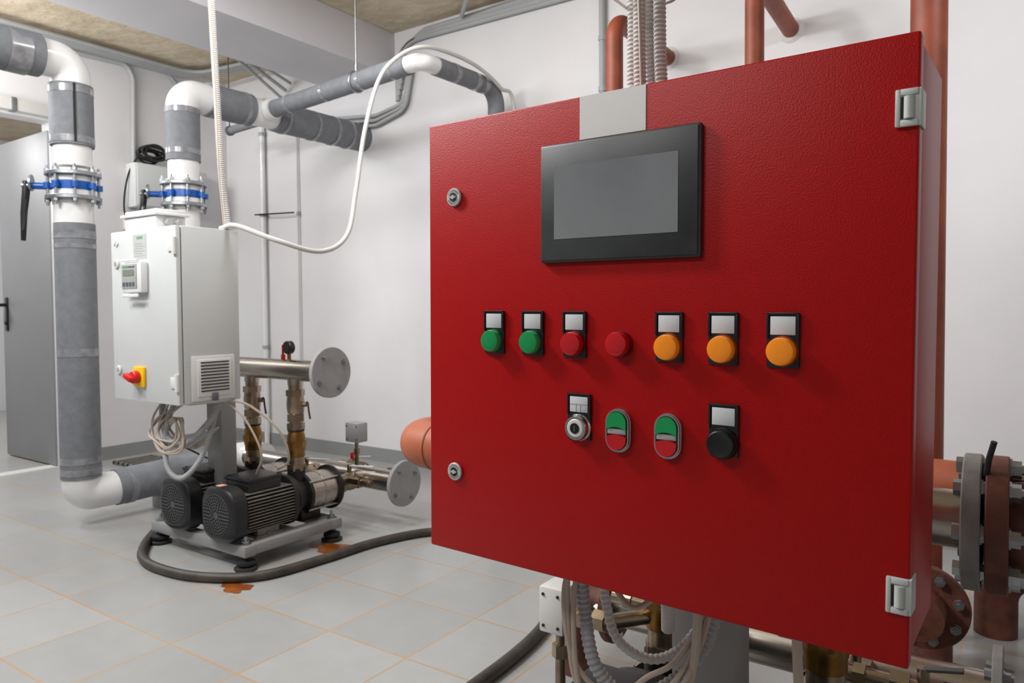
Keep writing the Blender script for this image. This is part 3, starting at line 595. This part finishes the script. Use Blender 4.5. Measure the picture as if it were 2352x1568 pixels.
# ---------------------------------------------------------------- RED CABINET
R=Thing('control_cabinet','red powder-coated control cabinet with touch panel and indicator lights','cabinet',(-.6855,.785,.6265),rz=-.036,ry=.010,world=False)
W,Hh,D=.6035,.5875,.165
g=G(); g.box(.003,W-.002,.022,D,.004,Hh-.002,bev=.003); g.box(.008,W-.007,.014,.03,.008,Hh-.008,m=1)
g.box(.04,.56,.05,.15,-.004,.006,m=0)
R.part('body',g,[M_red,M_redgap])
g=G(); g.box(0,W,0,.019,0,Hh,bev=.0022,seg=3); door_r=R.part('door',g,M_red)
g=G(); g.box(.245,.3315,-.0008,.0005,.536,Hh-.0006); R.part('blank_nameplate',g,M_plate,'blank light grey plate',parent=door_r)
HO=.003
g=G(); g.box(.189+HO,.3965+HO,-.007,.001,.391,.5345,bev=.003,seg=3); g.box(.1915+HO,.394+HO,-.0085,-.006,.3935,.532,bev=.0012)
h=R.part('touch_panel',g,M_bezel,'black framed touch panel')
g=G(); g.box(.211+HO,.3715+HO,-.0089,-.0080,.419,.5065); R.part('display_screen',g,M_screen,'switched-off grey display',parent=h)
for z in(.485,.111):
    g=G(); g.cyl((.0475,0,z),(.0475,-.004,z),.0122,n=36,ch=.001); k_=R.part('lock',g,M_hinge,'round grey cabinet lock',parent=None)
    g=G(); g.cyl((.0475,-.0035,z),(.0475,-.0046,z),.0062,n=24,m=0); g.cyl((.0475,-.0035,z),(.0475,-.0056,z),.0028,n=16,m=1); g.box(.0425,.0525,-.0052,-.004,z-.0013,z+.0013,m=1)
    for i in range(26):
        a=2*math.pi*i/26
        if abs(math.sin(a))>.35: g.box(.0475+.0088*math.cos(a)-.0011,.0475+.0088*math.cos(a)+.0011,-.0043,-.0038,z+.0088*math.sin(a)-.00025,z+.0088*math.sin(a)+.00025,m=0,rot=Matrix.Rotation(-a,3,'Y'))
    R.part('lock_insert',g,[M_blackm,M_hinge],parent=k_)
for z0,z1 in((.502,.536),(.052,.086)):
    g=G(); g.box(.584,W+.0012,-.0032,.0,z0,z1,bev=.0012); g.box(W-.0005,W+.0022,-.003,.022,z0,z1,bev=.001)
    g.box(.584,.5885,-.0048,-.001,z0,z1,bev=.0012); g.cyl((.5955,-.0026,z0+.007),(.5955,-.0026,z1-.007),.0046,n=20)
    g.box(.588,.603,-.0046,-.002,z1-.006,z1,bev=.001); g.box(.588,.603,-.0046,-.002,z0,z0+.006,bev=.001)
    hg=R.part('hinge',g,M_hinge,'light grey cabinet hinge')
    g=G(); g.box(.5885,.5913,-.0036,-.0030,z0+.007,z1-.007,m=0); R.part('hinge_recess',g,M_blackm,parent=hg)
for x in(.135,.155,.175):
    g=G(); g.cyl((x,.06,.002),(x,.06,-.012),.008,n=6); g.cyl((x,.06,-.012),(x,.06,-.018),.006,n=14); R.part('cable_gland',g,M_blackm,'black cable gland')
def holder(cx,top,hgt=.056,lines=False):
    g=G(); g.box(cx-.0163,cx+.0163,-.0028,0,top-hgt,top,bev=.0012)
    g.box(cx-.0163,cx+.0163,-.0042,-.002,top-.0022,top,bev=.0006); g.box(cx-.0163,cx-.0138,-.0042,-.002,top-.026,top,bev=.0006); g.box(cx+.0138,cx+.0163,-.0042,-.002,top-.026,top,bev=.0006)
    h=R.part('indicator_holder',g,M_black,'black label holder plate')
    g=G(); g.box(cx-.0125,cx+.0125,-.0036,-.0024,top-.0225,top-.0038,bev=.0005)
    if lines:
        g.box(cx-.0125,cx+.0125,-.0038,-.0034,top-.0135,top-.0131,m=1); g.box(cx-.0035,cx-.0031,-.0038,-.0034,top-.0225,top-.0135,m=1); g.box(cx+.0028,cx+.0032,-.0038,-.0034,top-.0225,top-.0135,m=1)
    R.part('label_insert',g,[M_label,M_cabs],parent=h); return h
def lens(cx,z,mL,mB,par,name='indicator_lens'):
    g=G(); g.lathe((cx,0,z),(0,-1,0),[(.0158,0),(.0158,.004),(.0150,.0062),(.0138,.0062)],40,m=1)
    g.lathe((cx,-.005,z),(0,-1,0),[(.0142,0),(.0142,.0068),(.0132,.0086),(.0112,.0092),(.004,.0094)],40,m=0)
    return R.part(name,g,[mL,mB],parent=par)
XS=[.1165,.178,.2395,.301,.3625,.424,.486]; CL=[(M_green,M_greenb)]*2+[(M_redl,M_redb)]*2+[(M_orange,M_orangeb)]*3
LB=['green','green','red','red','amber','amber','amber']
for i,x in enumerate(XS):
    par=holder(x,.332) if i!=3 else None
    o=lens(x,.293 if i!=3 else .2945,CL[i][0],CL[i][1],par); o['label']=LB[i]+' round indicator lamp'
h=holder(.2465,.233,lines=True)
g=G(); kx=.2465; c=(kx,0,.192); g.lathe(c,(0,-1,0),[(.0165,0),(.0165,.003),(.0150,.005),(.0150,.010),(.0142,.0115),(.0118,.0115),(.0114,.009)],40)
g.lathe((kx,-.006,.192),(0,-1,0),[(.0114,0),(.0114,.0052),(.0100,.0064)],32,m=1); R.part('key_switch',g,[M_chrome,M_cover],'white and chrome key switch',parent=h)
g=G(); g.cyl((kx,-.0115,.192),(kx,-.0130,.192),.0064,n=24); g.box(kx-.0007,kx+.0007,-.0133,-.0127,.1885,.1955,m=1); R.part('key_slot',g,[M_black,M_cabs],parent=h)
h=holder(.4255,.2345)
g=G(); g.lathe((.4255,0,.193),(0,-1,0),[(.0172,0),(.0172,.005),(.0160,.008),(.0148,.008),(.0146,.013),(.0132,.0145),(.0105,.0138),(.002,.0128)],40); R.part('push_button',g,M_black,'round black push button',parent=h)
def stad(cx,cz,hw,hh,n=12):
    r=hw; P=[]
    for i in range(n+1): a=math.pi*i/n; P.append((cx+r*math.cos(a),cz+(hh-r)+r*math.sin(a)))
    for i in range(n+1): a=math.pi+math.pi*i/n; P.append((cx+r*math.cos(a),cz-(hh-r)+r*math.sin(a)))
    return P
for cx in(.301,.363):
    cz=.194; g=G(); g.prism(stad(cx,cz,.0158,.0255),0,-.004); g.prism(stad(cx,cz,.0150,.0247),-.004,-.008)
    d=R.part('double_push_button',g,M_chrome,'chrome framed start and stop button pair')
    g=G(); g.prism(stad(cx,cz,.0132,.0229),-.007,-.0083); R.part('button_well',g,M_black,parent=d)
    def half(top):
        P=[]; hw=.0124; hh=.0221; n=12
        if top:
            for i in range(n+1): a=math.pi*i/n; P.append((cx+hw*math.cos(a),cz+(hh-hw)+hw*math.sin(a)))
            for i in range(7): t=i/6; P.append((cx-hw+2*hw*t,cz+.0018+.003*math.sin(math.pi*t)))
        else:
            for i in range(n+1): a=math.pi+math.pi*i/n; P.append((cx+hw*math.cos(a),cz-(hh-hw)+hw*math.sin(a)))
            for i in range(7): t=i/6; P.append((cx+hw-2*hw*t,cz-.0068+.003*math.sin(math.pi*t)))
        return P
    g=G(); g.prism(half(True),-.008,-.0105); R.part('start_button',g,M_green,'green start button',parent=d)
    g=G(); g.prism(half(False),-.008,-.0105); R.part('stop_button',g,M_redl,'red stop button',parent=d)
    g=G(); g.box(cx-.0118,cx+.0118,-.0092,-.008,cz-.0038,cz+.0026,bev=.0008); R.part('centre_lens',g,M_cong,parent=d)

for k,(x,y) in enumerate(((-.411,.872),(-.392,.852),(-.373,.875),(-.390,.89))):
    g=G(); corr(g,cat([(x,y,1.21),(x-.002*k,y+.002,1.35),(x+.003,y,1.7),(x-.01,y,2.2),(x,y,ZC)],12),.0085,.0055,12); solo('corrugated_conduit',g,M_conw,'white corrugated conduit entering the top of the red cabinet','conduit',org=(x,y,1.21),group='conduits above the red cabinet')
g=G(); g.tube([(-.384,.84,1.21),(-.389,.838,1.4),(-.396,.84,1.8),(-.396,.84,ZC)],.0022,8); solo('cable',g,M_beige,'thin beige cable beside the conduits','cable',org=(-.384,.84,1.21))
g=G(); g.tube(fillet([(-.422,.84,1.345),(-.362,.838,1.35),(-.362,.90,1.35),(-.422,.90,1.345),(-.422,.84,1.345)],.01,4),.0018,6); solo('cable_tie',g,M_pvc,'white cable tie around the conduits','cable tie',org=(-.39,.87,1.345))

# ---------------------------------------------------------------- floor items
P=[(-3.0,1.98),(-3.17,1.90),(-3.12,1.78),(-3.0,1.66),(-2.90,1.575),(-2.76,1.49),(-2.60,1.46),(-2.395,1.49),(-2.215,1.62),(-2.165,1.87),(-2.14,2.12),(-2.035,2.355),(-1.8,2.46),(-1.55,2.44),(-1.34,2.32),(-1.245,2.14),(-1.19,1.95),(-1.135,1.73),(-1.115,1.465),(-1.12,1.1),(-1.2,.5)]
g=G(); g.tube(cat([(x,y,.0175) for x,y in P],8),.0175,14); solo('rubber_hose',g,M_hose,'black rubber hose snaking across the tiled floor','hose',org=(-2.9,1.575,0))
def stain(cx,cy,r,lab):
    g=G(); n=28; P=[]
    for i in range(n):
        a=2*math.pi*i/n; q=r*(1+.25*math.sin(3*a+cx*9)+.15*math.sin(7*a)+random.uniform(-.08,.08)); P.append(g.bm.verts.new((cx+q*math.cos(a)*1.2,cy+q*math.sin(a)*.7,.0012)))
    g.bm.faces.new(P); solo('rust_stain',g,M_stain,lab,'stain',kind='stuff',org=(cx,cy,0))
stain(-2.235,1.53,.055,'wet orange rust stain on the tiles'); stain(-2.29,2.0,.08,'wet orange rust stain beside the pump foot')
T=Thing('floor_grate','metal ladder grate lying on the floor by the wall','grate',(-4.5,2.45,0))
g=G()
for y in(2.36,2.60): g.box(-4.70,-4.05,y,y+.015,0,.02)
for k in range(12): g.box(-4.69+.055*k,-4.675+.055*k,2.36,2.61,.004,.02)
T.part('grate_bars',g,M_fin)

# ---------------------------------------------------------------- lights, world, camera
def area(loc,tgt,sx,sy,p,col=(1,1,1),spread=180):
    L=bpy.data.lights.new('ceiling_or_fill_lamp','AREA'); L.shape='RECTANGLE'; L.size=sx; L.size_y=sy; L.energy=p; L.color=col; L.spread=math.radians(spread)  # serves the ceiling lamps and the added fill lights alike
    o=bpy.data.objects.new('ceiling_or_fill_lamp',L); o.location=loc; COL.objects.link(o)
    d=Vector(tgt)-Vector(loc); o.rotation_euler=d.to_track_quat('-Z','Y').to_euler(); return o
area((-2.1,.25,2.45),(-.5,.8,.9),.3,.2,38)
area((-1.2,-.9,2.5),(-1.0,1.2,.9),1.2,.25,17)  # added front fill for the red cabinet, not a room fitting
area((-4.3,.9,2.5),(-4.0,1.9,.5),1.0,.25,28)
area((-2.0,1.9,2.56),(-2.0,2.2,0),1.2,.2,18)
area((-2.9,.2,2.30),(-3.1,2.5,.8),.6,.3,26)
area((.9,1.6,2.5),(.1,3.34,1.6),.8,.25,7,spread=95)  # added fill, narrowed and aimed at the upper right wall
area((-6.6,1.2,2.5),(-6.8,1.8,0),1.2,.4,50)  # added light to brighten the next room beyond the doorway
area((-4.4,1.2,1.9),(-4.5,2.0,2.64),.8,.3,10,(1,.98,.95))  # added uplight brightening the ceiling by the doorway wall, no fitting here
area((-1.9,.8,1.9),(-2.0,1.8,2.64),.9,.3,10,(1,.98,.95))  # second added uplight, hung free below the middle of the ceiling
w=bpy.data.worlds.new('world'); scene.world=w; w.use_nodes=True; w.node_tree.nodes['Background'].inputs[0].default_value=(1,.99,.985,1); w.node_tree.nodes['Background'].inputs[1].default_value=.2

f,yaw,pi_,ro=1691.4,.6046,.032,-.0080
fh=Vector((-math.sin(yaw),math.cos(yaw),0)); r=Vector((math.cos(yaw),math.sin(yaw),0)); z=Vector((0,0,1))
fw=fh*math.cos(pi_)-z*math.sin(pi_); up=z*math.cos(pi_)+fh*math.sin(pi_)
r2=r*math.cos(ro)+up*math.sin(ro); u2=up*math.cos(ro)-r*math.sin(ro)
cam=bpy.data.cameras.new('camera'); cam.sensor_width=36; cam.lens=f/2352*36; cam.clip_start=.02; cam.shift_y=-.0092
cam.dof.use_dof=True; cam.dof.focus_distance=.92; cam.dof.aperture_fstop=14
co=bpy.data.objects.new('camera',cam); COL.objects.link(co)
M=Matrix((r2,u2,-fw)).transposed().to_4x4(); M.translation=Vector((0,0,.96)); co.matrix_world=M
scene.camera=co
